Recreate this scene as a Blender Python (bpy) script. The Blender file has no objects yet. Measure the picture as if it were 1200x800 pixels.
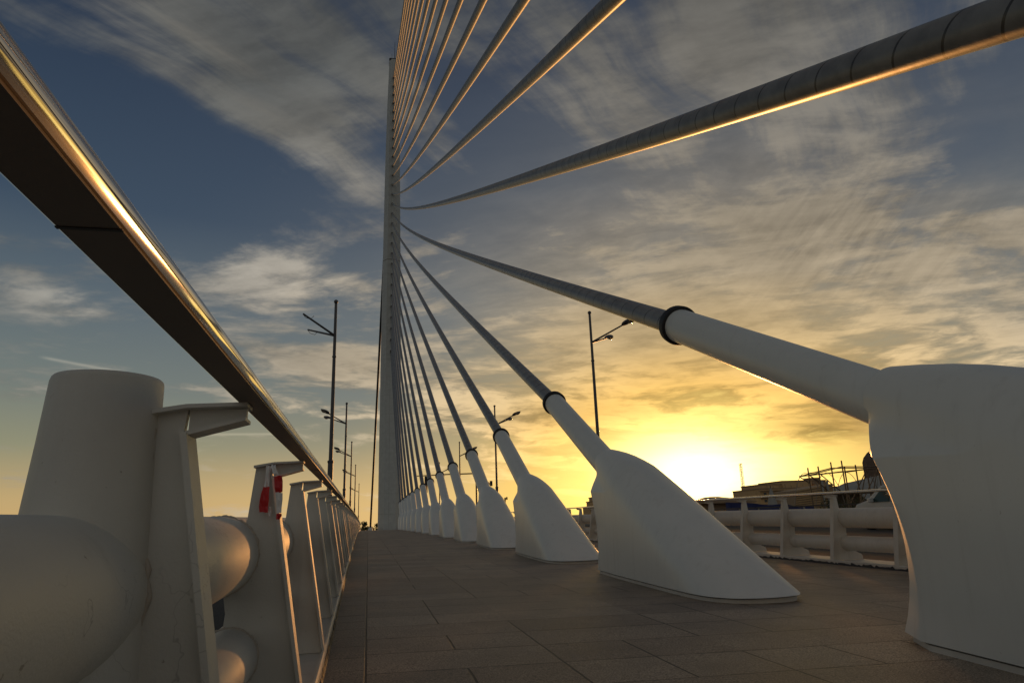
import bpy, bmesh, math, random
from mathutils import Vector, Matrix
random.seed(7)
R = math.radians
scene = bpy.context.scene
col = scene.collection

# ---------------------------------------------------------------- camera
# world: X to the right of the walkway, Y along the bridge towards the pylon, Z up, deck at z=0 under the camera
CAM_H = 0.7086
cam_d = bpy.data.cameras.new("camera"); cam = bpy.data.objects.new("camera", cam_d); col.objects.link(cam)
PITCH, YAW, ROLL = 0.26562, 0.2118, -0.03686
Fv = Vector((math.sin(YAW)*math.cos(PITCH), math.cos(YAW)*math.cos(PITCH), math.sin(PITCH)))
R0 = Vector((math.cos(YAW), -math.sin(YAW), 0)); U0 = R0.cross(Fv)
Rv = math.cos(ROLL)*R0 + math.sin(ROLL)*U0; Uv = -math.sin(ROLL)*R0 + math.cos(ROLL)*U0
M = Matrix((Rv, Uv, -Fv)).transposed().to_4x4(); M.translation = Vector((0, 0, CAM_H))
cam.matrix_world = M
cam_d.sensor_width = 36; cam_d.lens = 792.995/1200*36
cam_d.clip_start = 0.05; cam_d.clip_end = 6000
scene.camera = cam

# ---------------------------------------------------------------- light
EAST_FILL = 0.48  # strength of the fill added to the unseen sky behind the camera
SUN_AZ, SUN_EL = R(27.0), R(2.6)         # azimuth measured from +Y towards +X
GLOW_DIR = Vector((math.sin(R(27.0))*math.cos(R(3.3)), math.cos(R(27.0))*math.cos(R(3.3)), math.sin(R(3.3))))      # where the glare in the haze is brightest
SUN_DIR = Vector((math.sin(SUN_AZ)*math.cos(SUN_EL), math.cos(SUN_AZ)*math.cos(SUN_EL), math.sin(SUN_EL)))
sd = bpy.data.lights.new("sun", 'SUN'); sun = bpy.data.objects.new("sun", sd); col.objects.link(sun)
sd.energy = 1.8; sd.angle = R(3.0); sd.color = (1.0, 0.43, 0.12)
sun.rotation_euler = SUN_DIR.to_track_quat('Z', 'Y').to_euler()

scene.view_settings.view_transform = 'Standard'; scene.view_settings.look = 'None'
scene.view_settings.exposure = 0.0; scene.view_settings.gamma = 1.0; scene.view_settings.use_curve_mapping = False
try:
    scene.cycles.use_denoising = True
    scene.cycles.max_bounces = 6
    scene.cycles.sample_clamp_indirect = 4.0
except Exception: pass

class NT:
    """tiny helper for node trees"""
    def __init__(s, nt): s.nt = nt; s.n = nt.nodes; s.l = nt.links
    def node(s, t, **kw):
        x = s.n.new(t)
        for k, v in kw.items(): setattr(x, k, v)
        return x
    def put(s, sock, v):
        if v is None: return
        if isinstance(v, bpy.types.NodeSocket): s.l.new(v, sock)
        else:
            if isinstance(v, (tuple, list)) and len(v) == 3 and sock.type == 'RGBA': v = (*v, 1)
            sock.default_value = v
    def math(s, op, a, b=None, c=None, clamp=False):
        x = s.node('ShaderNodeMath', operation=op, use_clamp=clamp)
        s.put(x.inputs[0], a); s.put(x.inputs[1], b); s.put(x.inputs[2], c)
        return x.outputs[0]
    def vmath(s, op, a, b=None, out=0):
        x = s.node('ShaderNodeVectorMath', operation=op)
        s.put(x.inputs[0], a)
        if b is not None: s.put(x.inputs[1], b)
        return x.outputs[out]
    def ramp(s, v, lo, hi, smooth=True):
        x = s.node('ShaderNodeMapRange'); x.interpolation_type = 'SMOOTHSTEP' if smooth else 'LINEAR'; x.clamp = True
        s.put(x.inputs[0], v); s.put(x.inputs[1], lo); s.put(x.inputs[2], hi); return x.outputs[0]
    def mix(s, f, a, b, mode='MIX'):
        x = s.node('ShaderNodeMix'); x.data_type = 'RGBA'; x.blend_type = mode; x.clamp_factor = True
        s.put(x.inputs[0], f); s.put(x.inputs[6], a); s.put(x.inputs[7], b); return x.outputs[2]
    def noise(s, v, scale, detail=4, rough=.5, dist=0.0, dim='3D', out=0):
        x = s.node('ShaderNodeTexNoise'); x.noise_dimensions = dim
        if v is not None: s.l.new(v, x.inputs['Vector'])
        x.inputs['Scale'].default_value = scale; x.inputs['Detail'].default_value = detail
        x.inputs['Roughness'].default_value = rough; x.inputs['Distortion'].default_value = dist
        return x.outputs[out]
    def map(s, v, loc=(0,0,0), rot=(0,0,0), sc=(1,1,1)):
        x = s.node('ShaderNodeMapping'); s.l.new(v, x.inputs[0])
        x.inputs[1].default_value = loc; x.inputs[2].default_value = rot; x.inputs[3].default_value = sc
        return x.outputs[0]
    def scale(s, c, k):
        x = s.node('ShaderNodeVectorMath', operation='SCALE'); s.put(x.inputs[0], c); s.put(x.inputs[3], k); return x.outputs[0]

# ---------------------------------------------------------------- sky (world)
w = bpy.data.worlds.new("World"); scene.world = w; w.use_nodes = True
W = NT(w.node_tree); W.n.clear()
out = W.node('ShaderNodeOutputWorld'); bg = W.node('ShaderNodeBackground'); W.l.new(bg.outputs[0], out.inputs[0])
sky = W.node('ShaderNodeTexSky'); sky.sky_type = 'NISHITA'; sky.sun_disc = False
sky.sun_elevation = SUN_EL; sky.sun_rotation = SUN_AZ; sky.air_density = 1.0; sky.dust_density = 1.2; sky.ozone_density = 2.5
tc = W.node('ShaderNodeTexCoord'); d = tc.outputs['Generated']
sx = W.node('ShaderNodeSeparateXYZ'); W.l.new(d, sx.inputs[0]); X, Y, Z = sx.outputs
cs = W.vmath('DOT_PRODUCT', d, tuple(GLOW_DIR), out=1)
ang = W.math('MULTIPLY', W.math('ARCCOSINE', W.math('MINIMUM', cs, 0.99999)), 180/math.pi)    # degrees from the sun
elev = W.math('MULTIPLY', W.math('ARCSINE', Z), 180/math.pi)
zc = W.math('MAXIMUM', Z, 0.0)
proj = W.node('ShaderNodeCombineXYZ')
den = W.math('ADD', zc, 0.10)
W.l.new(W.math('DIVIDE', X, den), proj.inputs[0]); W.l.new(W.math('DIVIDE', Y, den), proj.inputs[1])
P = proj.outputs[0]
def gauss(v, sig, k=1.0):       # k*exp(-(v/sig)^2)
    q = W.math('DIVIDE', v, sig); return W.math('MULTIPLY', W.math('EXPONENT', W.math('MULTIPLY', W.math('MULTIPLY', q, q), -1.0)), k)
def expo(v, sig, k=1.0):
    return W.math('MULTIPLY', W.math('EXPONENT', W.math('MULTIPLY', W.math('DIVIDE', v, sig), -1.0)), k)
def cramp(v, stops):
    x = W.node('ShaderNodeValToRGB'); x.color_ramp.interpolation = 'LINEAR'; W.put(x.inputs[0], v)
    e = x.color_ramp.elements
    while len(e) < len(stops): e.new(0.5)
    for el_, (p, c) in zip(e, stops): el_.position = p; el_.color = (*c, 1)
    return x.outputs[0]
az = W.math('MULTIPLY', W.math('ARCTAN2', X, Y), 180/math.pi)
ang_n = W.math('DIVIDE', ang, 90.0)
angf = W.math('SQRT', W.math('ADD', W.math('POWER', W.math('MULTIPLY', W.math('SUBTRACT', az, 26.8), .80), 2.0), W.math('POWER', W.math('MULTIPLY', W.math('SUBTRACT', elev, 3.4), 1.38), 2.0)))
angf = W.math('MINIMUM', angf, W.math('ADD', ang, 8.0)); ang_g = W.math('DIVIDE', angf, 90.0)
eln = W.math('DIVIDE', W.math('MAXIMUM', elev, 0.0), 60.0)
base = W.scale(sky.outputs[0], 0.05)
air = cramp(eln, [(0.0, (.66, .42, .16)), (.05, (.55, .39, .17)), (.11, (.29, .285, .175)), (.18, (.18, .21, .185)), (.28, (.11, .145, .165)), (.40, (.038, .066, .105)), (.62, (.016, .031, .062)), (1.0, (.014, .024, .045))])
glow = cramp(ang_g, [(0, (3.4, 2.9, 1.4)), (.045, (1.9, 1.5, .60)), (.08, (1.12, .80, .22)), (.12, (.74, .50, .145)), (.18, (.40, .32, .18)), (.27, (.185, .185, .175)), (.5, (.085, .095, .12)), (1.0, (.05, .055, .075))])
clear = W.mix(expo(W.math('MAXIMUM', W.math('SUBTRACT', ang, 12.0), 0.0), 22.0), air, glow)
gold = W.math('MULTIPLY', gauss(W.math('SUBTRACT', elev, 1.0), 5.0), gauss(W.math('SUBTRACT', az, 16.0), 26.0))
clear = W.vmath('ADD', clear, W.scale((.42, .24, .035), gold))
clear = W.vmath('ADD', clear, W.scale(base, W.math('ADD', 0.12, W.ramp(ang, 60, 110))))
# clouds: three noises on a flat layer overhead, gathered into banks
def blob(a0, e0, sa, se, k, tilt=0.0):
    da = W.math('SUBTRACT', az, a0)
    de = W.math('SUBTRACT', W.math('SUBTRACT', elev, e0), W.math('MULTIPLY', da, tilt))
    q = W.math('ADD', W.math('POWER', W.math('DIVIDE', da, sa), 2.0), W.math('POWER', W.math('DIVIDE', de, se), 2.0))
    return W.math('MULTIPLY', W.math('EXPONENT', W.math('MULTIPLY', q, -1.0)), k)
ae = W.node('ShaderNodeCombineXYZ'); W.l.new(W.math('DIVIDE', az, 9.0), ae.inputs[0]); W.l.new(W.math('DIVIDE', W.math('ADD', elev, W.math('MULTIPLY', az, .03)), 1.9), ae.inputs[1])
aev = W.vmath('ADD', ae.outputs[0], W.scale(W.vmath('SUBTRACT', W.noise(ae.outputs[0], .9, 3, .5, out=1), (.5, .5, .5)), .9))
n_band = W.noise(aev, 1.0, 8, .62)
warp = W.noise(P, 1.1, 3, .5, out=1)
wv = W.vmath('SUBTRACT', warp, (0.5, 0.5, 0.5))
Pw = W.vmath('ADD', P, W.scale(wv, 0.35))
n_big = W.noise(W.map(W.map(Pw, rot=(0, 0, R(-30))), loc=(1.3, 4.1, 0), sc=(0.8, 1.35, 1)), 1.2, 5, .50)
n_cir = W.noise(W.map(W.map(Pw, rot=(0, 0, R(-46))), loc=(5.2, 0.4, 0), sc=(0.42, 2.6, 1)), 1.9, 10, .62)
n_fine = W.noise(W.map(W.map(Pw, rot=(0, 0, R(-62))), loc=(3.1, 9.4, 0), sc=(2.2, 1.0, 1)), 4.2, 9, .62)
n_puff = W.noise(W.map(Pw, loc=(8.1, 2.2, 0), sc=(1.0, 1.25, 1)), 3.2, 9, .62)
bank = None
for bb in [(-8, 41, 20, 8.5, 1.0, -.30), (-7, 32, 8, 3.2, .55, -.45), (-8.5, 19.8, 8, 2.3, .8), (-23, 16.2, 4.5, 1.0, .75), (-4, 13.2, 9, 2.6, .65), (-24, 10.5, 6, 1.6, .3),
           (39, 19, 15, 9, .85), (24, 20, 9, 5, .5), (18, 13, 14, 5.0, .7), (34, 10, 16, 4, .6), (37, 6.6, 7, 1.3, 1.0), (15, 8.5, 12, 1.6, .7), (33, 37, 17, 7, .85), (46, 29, 7, 7, .4), (9, 5, 9, 1.2, .45),
           (13, 32, 9, 6.5, -.75), (53, 25, 5, 4.5, -.8), (-19, 25, 13, 4.2, -.8), (12, 21.5, 7, 3.5, -.35), (-16, 13, 9, 1.5, -.5), (-12, 5, 18, 3.0, -.5), (27, 4.5, 6, 2.5, -.3)]:
    t = blob(*bb); bank = t if bank is None else W.math('ADD', bank, t)
hi = W.ramp(elev, 22, 30)
noise_l = W.math('ADD', W.math('MULTIPLY', n_big, .38), W.math('ADD', W.math('MULTIPLY', n_cir, .46), W.math('MULTIPLY', n_fine, .16)))
lowb = W.math('SUBTRACT', 1.0, W.ramp(elev, 9, 19))
noise_p0 = W.math('ADD', W.math('MULTIPLY', n_big, .35), W.math('ADD', W.math('MULTIPLY', n_puff, .45), W.math('MULTIPLY', n_fine, .20)))
noise_p = W.math('ADD', W.math('MULTIPLY', noise_p0, W.math('SUBTRACT', 1.0, W.math('MULTIPLY', lowb, .75))), W.math('MULTIPLY', n_band, W.math('MULTIPLY', lowb, .75)))
nz = W.math('ADD', W.math('MULTIPLY', noise_l, hi), W.math('MULTIPLY', noise_p, W.math('SUBTRACT', 1.0, hi)))
cover = W.math('ADD', nz, W.math('MULTIPLY', bank, 0.16))
veil = W.math('ADD', blob(36, 22, 18, 11, .75), W.math('ADD', blob(20, 17, 14, 8, .5), blob(-8, 40, 16, 5, .3)))
mask = W.math('MULTIPLY', W.math('MAXIMUM', W.ramp(cover, 0.475, 0.645), W.math('MULTIPLY', veil, W.ramp(n_big, .30, .55))), 0.88)
fv = W.node('ShaderNodeCombineXYZ'); W.l.new(W.math('DIVIDE', W.math('SUBTRACT', W.math('MULTIPLY', az, .75), W.math('MULTIPLY', elev, -.66)), 7.0), fv.inputs[0]); W.l.new(W.math('DIVIDE', W.math('ADD', W.math('MULTIPLY', az, -.66), W.math('MULTIPLY', elev, .75)), 0.85), fv.inputs[1])
n_fea = W.noise(W.vmath('ADD', fv.outputs[0], W.scale(W.vmath('SUBTRACT', W.noise(fv.outputs[0], .5, 3, .5, out=1), (.5, .5, .5)), 1.6)), 1.0, 8, .62)
fea = W.math('MULTIPLY', W.math('SUBTRACT', W.ramp(n_fea, .35, .68), .45), blob(42, 21, 10, 6, .40))
tex0 = W.ramp(W.math('ADD', W.math('MULTIPLY', n_fine, .5), W.math('ADD', W.math('MULTIPLY', n_puff, .3), W.math('MULTIPLY', n_cir, .2))), 0.36, 0.64)
tex = W.math('ADD', W.math('MULTIPLY', tex0, W.math('SUBTRACT', 1.0, lowb)), W.math('MULTIPLY', W.ramp(n_band, .38, .60), lowb))
tex = W.math('ADD', tex, fea)
cl = cramp(ang_g, [(0, (1.9, 1.4, .55)), (.06, (1.15, .76, .21)), (.11, (.76, .46, .13)), (.17, (.54, .385, .19)), (.25, (.36, .29, .195)), (.40, (.19, .172, .143)), (.58, (.105, .107, .10)), (1.0, (.075, .076, .075))])
thick = W.ramp(cover, 0.60, 0.80)
shade = W.math('MULTIPLY', W.math('ADD', W.math('SUBTRACT', 0.70, W.math('MULTIPLY', lowb, .22)), W.math('MULTIPLY', tex, W.math('ADD', 0.62, W.math('MULTIPLY', lowb, .62)))), W.math('SUBTRACT', 1.15, W.math('MULTIPLY', thick, 0.40)))
shade = W.math('MULTIPLY', shade, W.math('ADD', 1.0, W.math('ADD', blob(-9, 20, 9, 3, .9), W.math('ADD', blob(-23, 16.5, 5, 1.5, .8), W.math('ADD', blob(-4, 29.5, 4, 3, .35, -.4), W.math('ADD', blob(37, 6.3, 8, 1.6, -.35), blob(13, 44, 30, 8, -.30)))))))
skyc = W.mix(mask, clear, W.scale(cl, shade))
# two thin contrails low on the left
def trail(a0, e0, a1, wdt, slope):
    de = W.math('SUBTRACT', W.math('SUBTRACT', elev, e0), W.math('MULTIPLY', W.math('SUBTRACT', az, a0), slope))
    inside = W.math('MULTIPLY', W.ramp(az, a0, a0+1.0), W.math('SUBTRACT', 1.0, W.ramp(az, a1-1.0, a1)))
    return W.math('MULTIPLY', gauss(de, wdt), inside)
tr = W.math('ADD', W.math('MULTIPLY', W.ramp(n_cir, .50, .72), W.math('ADD', blob(-15, 36, 10, 2.6, .55, -.42), blob(-24, 38, 5, 1.4, .5, -.6))), W.math('ADD', trail(-11.5, 10.2, -7.0, .10, -.42), W.math('ADD', trail(-12.8, 7.6, -6.5, .09, .02), trail(-24, 12.6, -18, .10, -.12))))
skyc = W.vmath('ADD', skyc, W.scale((.24, .20, .145), W.math('MULTIPLY', tr, .5)))
# unseen eastern sky behind the camera, brightened as added fill for the steel
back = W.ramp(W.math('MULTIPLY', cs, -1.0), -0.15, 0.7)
skyc = W.mix(back, skyc, W.scale((.405, .405, .38), W.math('MULTIPLY', EAST_FILL, W.math('ADD', .75, W.math('MULTIPLY', tex, .5)))))
# below the horizon: dull ground colour so nothing glows from below
skyc = W.mix(W.ramp(elev, -3.0, -0.3), (0.05, 0.04, 0.03), skyc)
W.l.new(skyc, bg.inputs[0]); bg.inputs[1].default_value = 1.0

# ---------------------------------------------------------------- materials
def material(name, color, rough=.5, metal=0.0, fn=None, spec=.5):
    m = bpy.data.materials.new(name); m.use_nodes = True
    b = m.node_tree.nodes['Principled BSDF']
    b.inputs['Base Color'].default_value = (*color, 1); b.inputs['Roughness'].default_value = rough
    b.inputs['Metallic'].default_value = metal; b.inputs['Specular IOR Level'].default_value = spec
    if fn: fn(NT(m.node_tree), b)
    return m
def paint(dark, light, dirt=(0.2, 0.16, 0.11), r0=.28, r1=.5, amt=.35, bump=.25, stain=0.5, ck=(.60, .66), seams=False):
    def f(T, b):
        o = T.node('ShaderNodeTexCoord').outputs['Object']
        g = T.node('ShaderNodeNewGeometry').outputs['Position']
        n1 = T.noise(g, 1.7, 6, .6); n2 = T.noise(g, 22, 5, .7); n3 = T.noise(g, 180, 3, .6)
        c = T.mix(T.ramp(n1, .3, .7), dark, light)
        streak = T.noise(T.map(g, sc=(11, 11, 0.6)), 1.0, 5, .6)
        c = T.mix(T.math('MULTIPLY', T.ramp(streak, .50, .90), stain*.45), c, dirt)
        spots = T.ramp(T.noise(g, 42, 4, .6), .69, .75)
        c = T.mix(T.math('MULTIPLY', spots, amt), c, dirt)
        vor = T.node('ShaderNodeTexVoronoi'); vor.feature = 'DISTANCE_TO_EDGE'
        T.l.new(T.vmath('ADD', g, T.scale(T.noise(g, 6, 4, .6, out=1), 0.35)), vor.inputs['Vector']); vor.inputs['Scale'].default_value = 2.3
        crack = T.math('MULTIPLY', T.math('SUBTRACT', 1.0, T.ramp(vor.outputs[0], 0.0, 0.006)), T.ramp(T.noise(g, .9, 2), *ck))
        c = T.mix(T.math('MULTIPLY', crack, 0.4), c, (0.08, 0.06, 0.05))
        if seams:
            q = T.node('ShaderNodeSeparateXYZ'); T.l.new(g, q.inputs[0])
            hz = T.math('LESS_THAN', T.math('FRACT', T.math('DIVIDE', q.outputs[2], 3.1)), .014)
            vt = T.math('LESS_THAN', T.math('ABSOLUTE', T.math('SUBTRACT', q.outputs[0], 3.0)), .03)
            c = T.mix(T.math('MULTIPLY', T.math('MAXIMUM', hz, vt), .35), c, (.15, .13, .11))
        T.l.new(c, b.inputs['Base Color'])
        T.l.new(T.math('ADD', r0, T.math('MULTIPLY', T.ramp(n1, .25, .75), r1-r0)), b.inputs['Roughness'])
        bp = T.node('ShaderNodeBump'); bp.inputs['Strength'].default_value = bump; bp.inputs['Distance'].default_value = 0.004
        T.l.new(T.math('ADD', T.math('MULTIPLY', n3, .35), T.math('ADD', T.math('MULTIPLY', n2, .22), n1)), bp.inputs['Height'])
        T.l.new(bp.outputs[0], b.inputs['Normal'])
    return f
M_ = {}
M_['white'] = material('white_paint', (.6, .6, .57), fn=paint((.68, .69, .65), (.715, .72, .68), r0=.36, r1=.42))
M_['rail_white'] = material('railing_paint', (.5, .5, .45), fn=paint((.57, .55, .50), (.66, .64, .58), amt=.6, stain=.6, bump=.5, r0=.44, r1=.60, ck=(.585, .645)))
M_['mast'] = material('pylon_paint', (.5, .5, .5), fn=paint((.46, .47, .45), (.53, .54, .52), amt=.3, stain=.6, seams=True))
def dent(T, b):
    g = T.node('ShaderNodeNewGeometry').outputs['Position']
    bp = T.node('ShaderNodeBump'); bp.inputs['Strength'].default_value = .35; bp.inputs['Distance'].default_value = .0025
    T.l.new(T.noise(T.map(g, sc=(6, 4.5, 6)), 1.0, 1), bp.inputs['Height']); T.l.new(bp.outputs[0], b.inputs['Normal'])
M_['weld'] = material('weld_metal', (.50, .44, .37), rough=.55)
M_['steel'] = material('polished_steel', (.60, .58, .55), rough=.10, metal=1.0, fn=lambda T, b: (
    T.l.new(T.math('ADD', 0.02, T.math('MULTIPLY', T.noise(T.map(T.node('ShaderNodeNewGeometry').outputs['Position'], sc=(30, 2, 30)), 1.0, 5), .14)), b.inputs['Roughness']), dent(T, b)))
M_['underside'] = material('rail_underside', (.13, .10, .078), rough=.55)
M_['rubber'] = material('black_rubber', (.02, .02, .022), rough=.6)
M_['lamp'] = material('lamp_grey', (.10, .10, .11), rough=.45, metal=.3)
M_['glass'] = material('lamp_glass', (.55, .5, .42), rough=.12, fn=lambda T, b: b.inputs['Transmission Weight'].__setattr__('default_value', .6))
M_['dark'] = material('dark_metal', (.03, .03, .035), rough=.5)
M_['bronze'] = material('anchor_socket_steel', (.09, .07, .05), rough=.5, metal=.4)

def cable_mat(T, b):
    uv = T.node('ShaderNodeUVMap').outputs[0]; s = T.node('ShaderNodeSeparateXYZ'); T.l.new(uv, s.inputs[0])
    fr = T.math('FRACT', T.math('ADD', T.math('DIVIDE', s.outputs[1], 0.37), s.outputs[0]))
    ring = T.math('LESS_THAN', fr, 0.055)
    g = T.node('ShaderNodeNewGeometry').outputs['Position']; n = T.noise(g, 5, 5, .6)
    c = T.mix(T.ramp(n, .3, .7), (.16, .16, .16), (.24, .24, .235))
    T.l.new(T.mix(T.math('MULTIPLY', ring, .85), c, (.03, .025, .02)), b.inputs['Base Color'])
    bp = T.node('ShaderNodeBump'); bp.inputs['Strength'].default_value = .6; bp.inputs['Distance'].default_value = .01
    T.l.new(T.math('SUBTRACT', T.math('MULTIPLY', n, .3), ring), bp.inputs['Height']); T.l.new(bp.outputs[0], b.inputs['Normal'])
M_['cable'] = material('cable_sheath', (.3, .3, .3), rough=.38, fn=cable_mat)

def paving_mat(T, b):
    g = T.node('ShaderNodeNewGeometry').outputs['Position']
    gw = T.vmath('ADD', g, T.scale(T.vmath('SUBTRACT', T.noise(g, 5.0, 3, .5, out=1), (.5, .5, .5)), 0.010))
    s = T.node('ShaderNodeSeparateXYZ'); T.l.new(gw, s.inputs[0])
    left = T.math('LESS_THAN', s.outputs[0], 0.0)
    xs = T.math('DIVIDE', s.outputs[0], .483); ys = T.math('DIVIDE', T.math('SUBTRACT', s.outputs[1], .18), .48)
    ys2 = T.math('DIVIDE', s.outputs[1], .33)
    def dist(v, w): return T.math('MULTIPLY', T.math('ABSOLUTE', T.math('SUBTRACT', T.math('FRACT', T.math('ADD', v, .5)), .5)), w)
    def cell(a, b_):
        c = T.node('ShaderNodeCombineXYZ'); T.put(c.inputs[0], a); T.put(c.inputs[1], b_)
        wn = T.node('ShaderNodeTexWhiteNoise'); wn.noise_dimensions = '2D'; T.l.new(c.outputs[0], wn.inputs['Vector']); return wn.outputs['Value']
    def line(dv, wd): return T.math('SUBTRACT', 1.0, T.ramp(dv, wd*.5, wd))
    iy = T.math('FLOOR', ys); ix = T.math('FLOOR', T.math('ADD', xs, .5))
    keep = T.math('GREATER_THAN', cell(ix, iy), .42)
    lng = T.math('MULTIPLY', line(dist(xs, .483), .0075), keep)
    fade = T.ramp(T.noise(g, 2.6, 3, .5), .40, .58)
    lat = T.math('MULTIPLY', line(dist(ys, .48), .0085), T.math('SUBTRACT', 1.0, T.math('MULTIPLY', fade, .50)))
    lat2 = T.math('MULTIPLY', line(dist(ys2, .33), .009), T.math('SUBTRACT', 1.0, T.math('MULTIPLY', fade, .7)))
    edge = line(T.math('ABSOLUTE', s.outputs[0]), .007)
    right = T.math('SUBTRACT', 1.0, left)
    mort = T.math('MAXIMUM', T.math('ADD', T.math('MULTIPLY', T.math('MAXIMUM', lng, lat), right), T.math('MULTIPLY', lat2, left)), edge)
    slab = T.math('ADD', T.math('MULTIPLY', cell(T.math('FLOOR', T.math('DIVIDE', s.outputs[0], .966)), iy), right), T.math('MULTIPLY', cell(T.math('FLOOR', ys2), 3.0), left))
    c = T.mix(slab, (.225, .180, .138), (.31, .255, .20))
    c = T.mix(T.math('MULTIPLY', left, .5), c, (.14, .115, .09))
    c = T.mix(T.math('MULTIPLY', mort, .95), c, (.012, .010, .008))
    grain = T.noise(g, 120, 4, .8); blot = T.noise(g, 1.3, 6, .6); mid = T.noise(g, 26, 5, .65)
    c = T.mix(1.0, c, T.mix(T.ramp(grain, .43, .57), (.50, .50, .50), (1.6, 1.56, 1.5)), 'MULTIPLY')
    c = T.mix(1.0, c, T.mix(T.ramp(blot, .3, .7), (.70, .68, .66), (1.28, 1.26, 1.22)), 'MULTIPLY')
    c = T.mix(T.math('MULTIPLY', T.ramp(mid, .63, .70), .6), c, (.02, .016, .013))
    T.l.new(c, b.inputs['Base Color'])
    T.l.new(T.math('ADD', .40, T.math('MULTIPLY', blot, .3)), b.inputs['Roughness'])
    bp = T.node('ShaderNodeBump'); bp.inputs['Strength'].default_value = .7; bp.inputs['Distance'].default_value = .006
    T.l.new(T.math('SUBTRACT', T.math('ADD', T.math('MULTIPLY', grain, .5), T.math('MULTIPLY', mid, .4)), T.math('MULTIPLY', mort, 1.6)), bp.inputs['Height'])
    T.l.new(bp.outputs[0], b.inputs['Normal'])
M_['paving'] = material('granite_paving', (.1, .08, .06), fn=paving_mat)
def rough_mat(c0, c1, sc=8, rough=.8, bump=.5):
    def f(T, b):
        g = T.node('ShaderNodeNewGeometry').outputs['Position']; n = T.noise(g, sc, 6, .65); n2 = T.noise(g, sc*20, 3, .6)
        T.l.new(T.mix(T.ramp(T.math('ADD', T.math('MULTIPLY', n, .6), T.math('MULTIPLY', n2, .4)), .3, .7), c0, c1), b.inputs['Base Color'])
        bp = T.node('ShaderNodeBump'); bp.inputs['Strength'].default_value = bump; bp.inputs['Distance'].default_value = .01
        T.l.new(n2, bp.inputs['Height']); T.l.new(bp.outputs[0], b.inputs['Normal'])
    m = material('m', c0, rough, fn=f); return m
M_['asphalt'] = rough_mat((.03, .03, .033), (.045, .044, .043), 2, .95); M_['asphalt'].name = 'asphalt'
M_['concrete'] = rough_mat((.24, .22, .19), (.34, .32, .28), 3); M_['concrete'].name = 'concrete'
M_['soil'] = rough_mat((.05, .05, .03), (.10, .09, .06), .2); M_['soil'].name = 'soil'
M_['stone'] = rough_mat((.50, .32, .15), (.62, .42, .22), .5); M_['stone'].name = 'brown_stone'
M_['stone2'] = rough_mat((.26, .18, .11), (.36, .26, .17), .5); M_['stone2'].name = 'dark_stone'
M_['brick'] = rough_mat((.10, .07, .05), (.16, .11, .08), .5); M_['brick'].name = 'dark_brick'
M_['grey'] = rough_mat((.28, .27, .25), (.38, .37, .34), .6); M_['grey'].name = 'grey_render'
M_['pane'] = material('dark_glass', (.03, .035, .04), rough=.1)
M_['bluetarp'] = material('blue_tarpaulin', (.018, .022, .085), rough=.45)
M_['redtape'] = material('red_tape', (.50, .01, .012), rough=.35)
M_['whitetape'] = material('white_tape', (.72, .70, .68), rough=.3)
M_['carpaint'] = material('white_car_paint', (.55, .55, .54), rough=.25)
M_['carglass'] = material('car_glass', (.02, .05, .045), rough=.05)
M_['steelpipe'] = material('scaffold_pipe', (.16, .11, .07), rough=.5, metal=.3)
M_['bark'] = material('bark', (.06, .045, .03), rough=.9)
M_['leaf'] = rough_mat((.04, .05, .015), (.08, .09, .03), 1.5); M_['leaf'].name = 'leaves'
M_['amber'] = material('signal_casing', (.02, .02, .02), rough=.5)
M_['line'] = rough_mat((.55, .55, .52), (.7, .7, .68), 10); M_['line'].name = 'road_paint'

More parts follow.
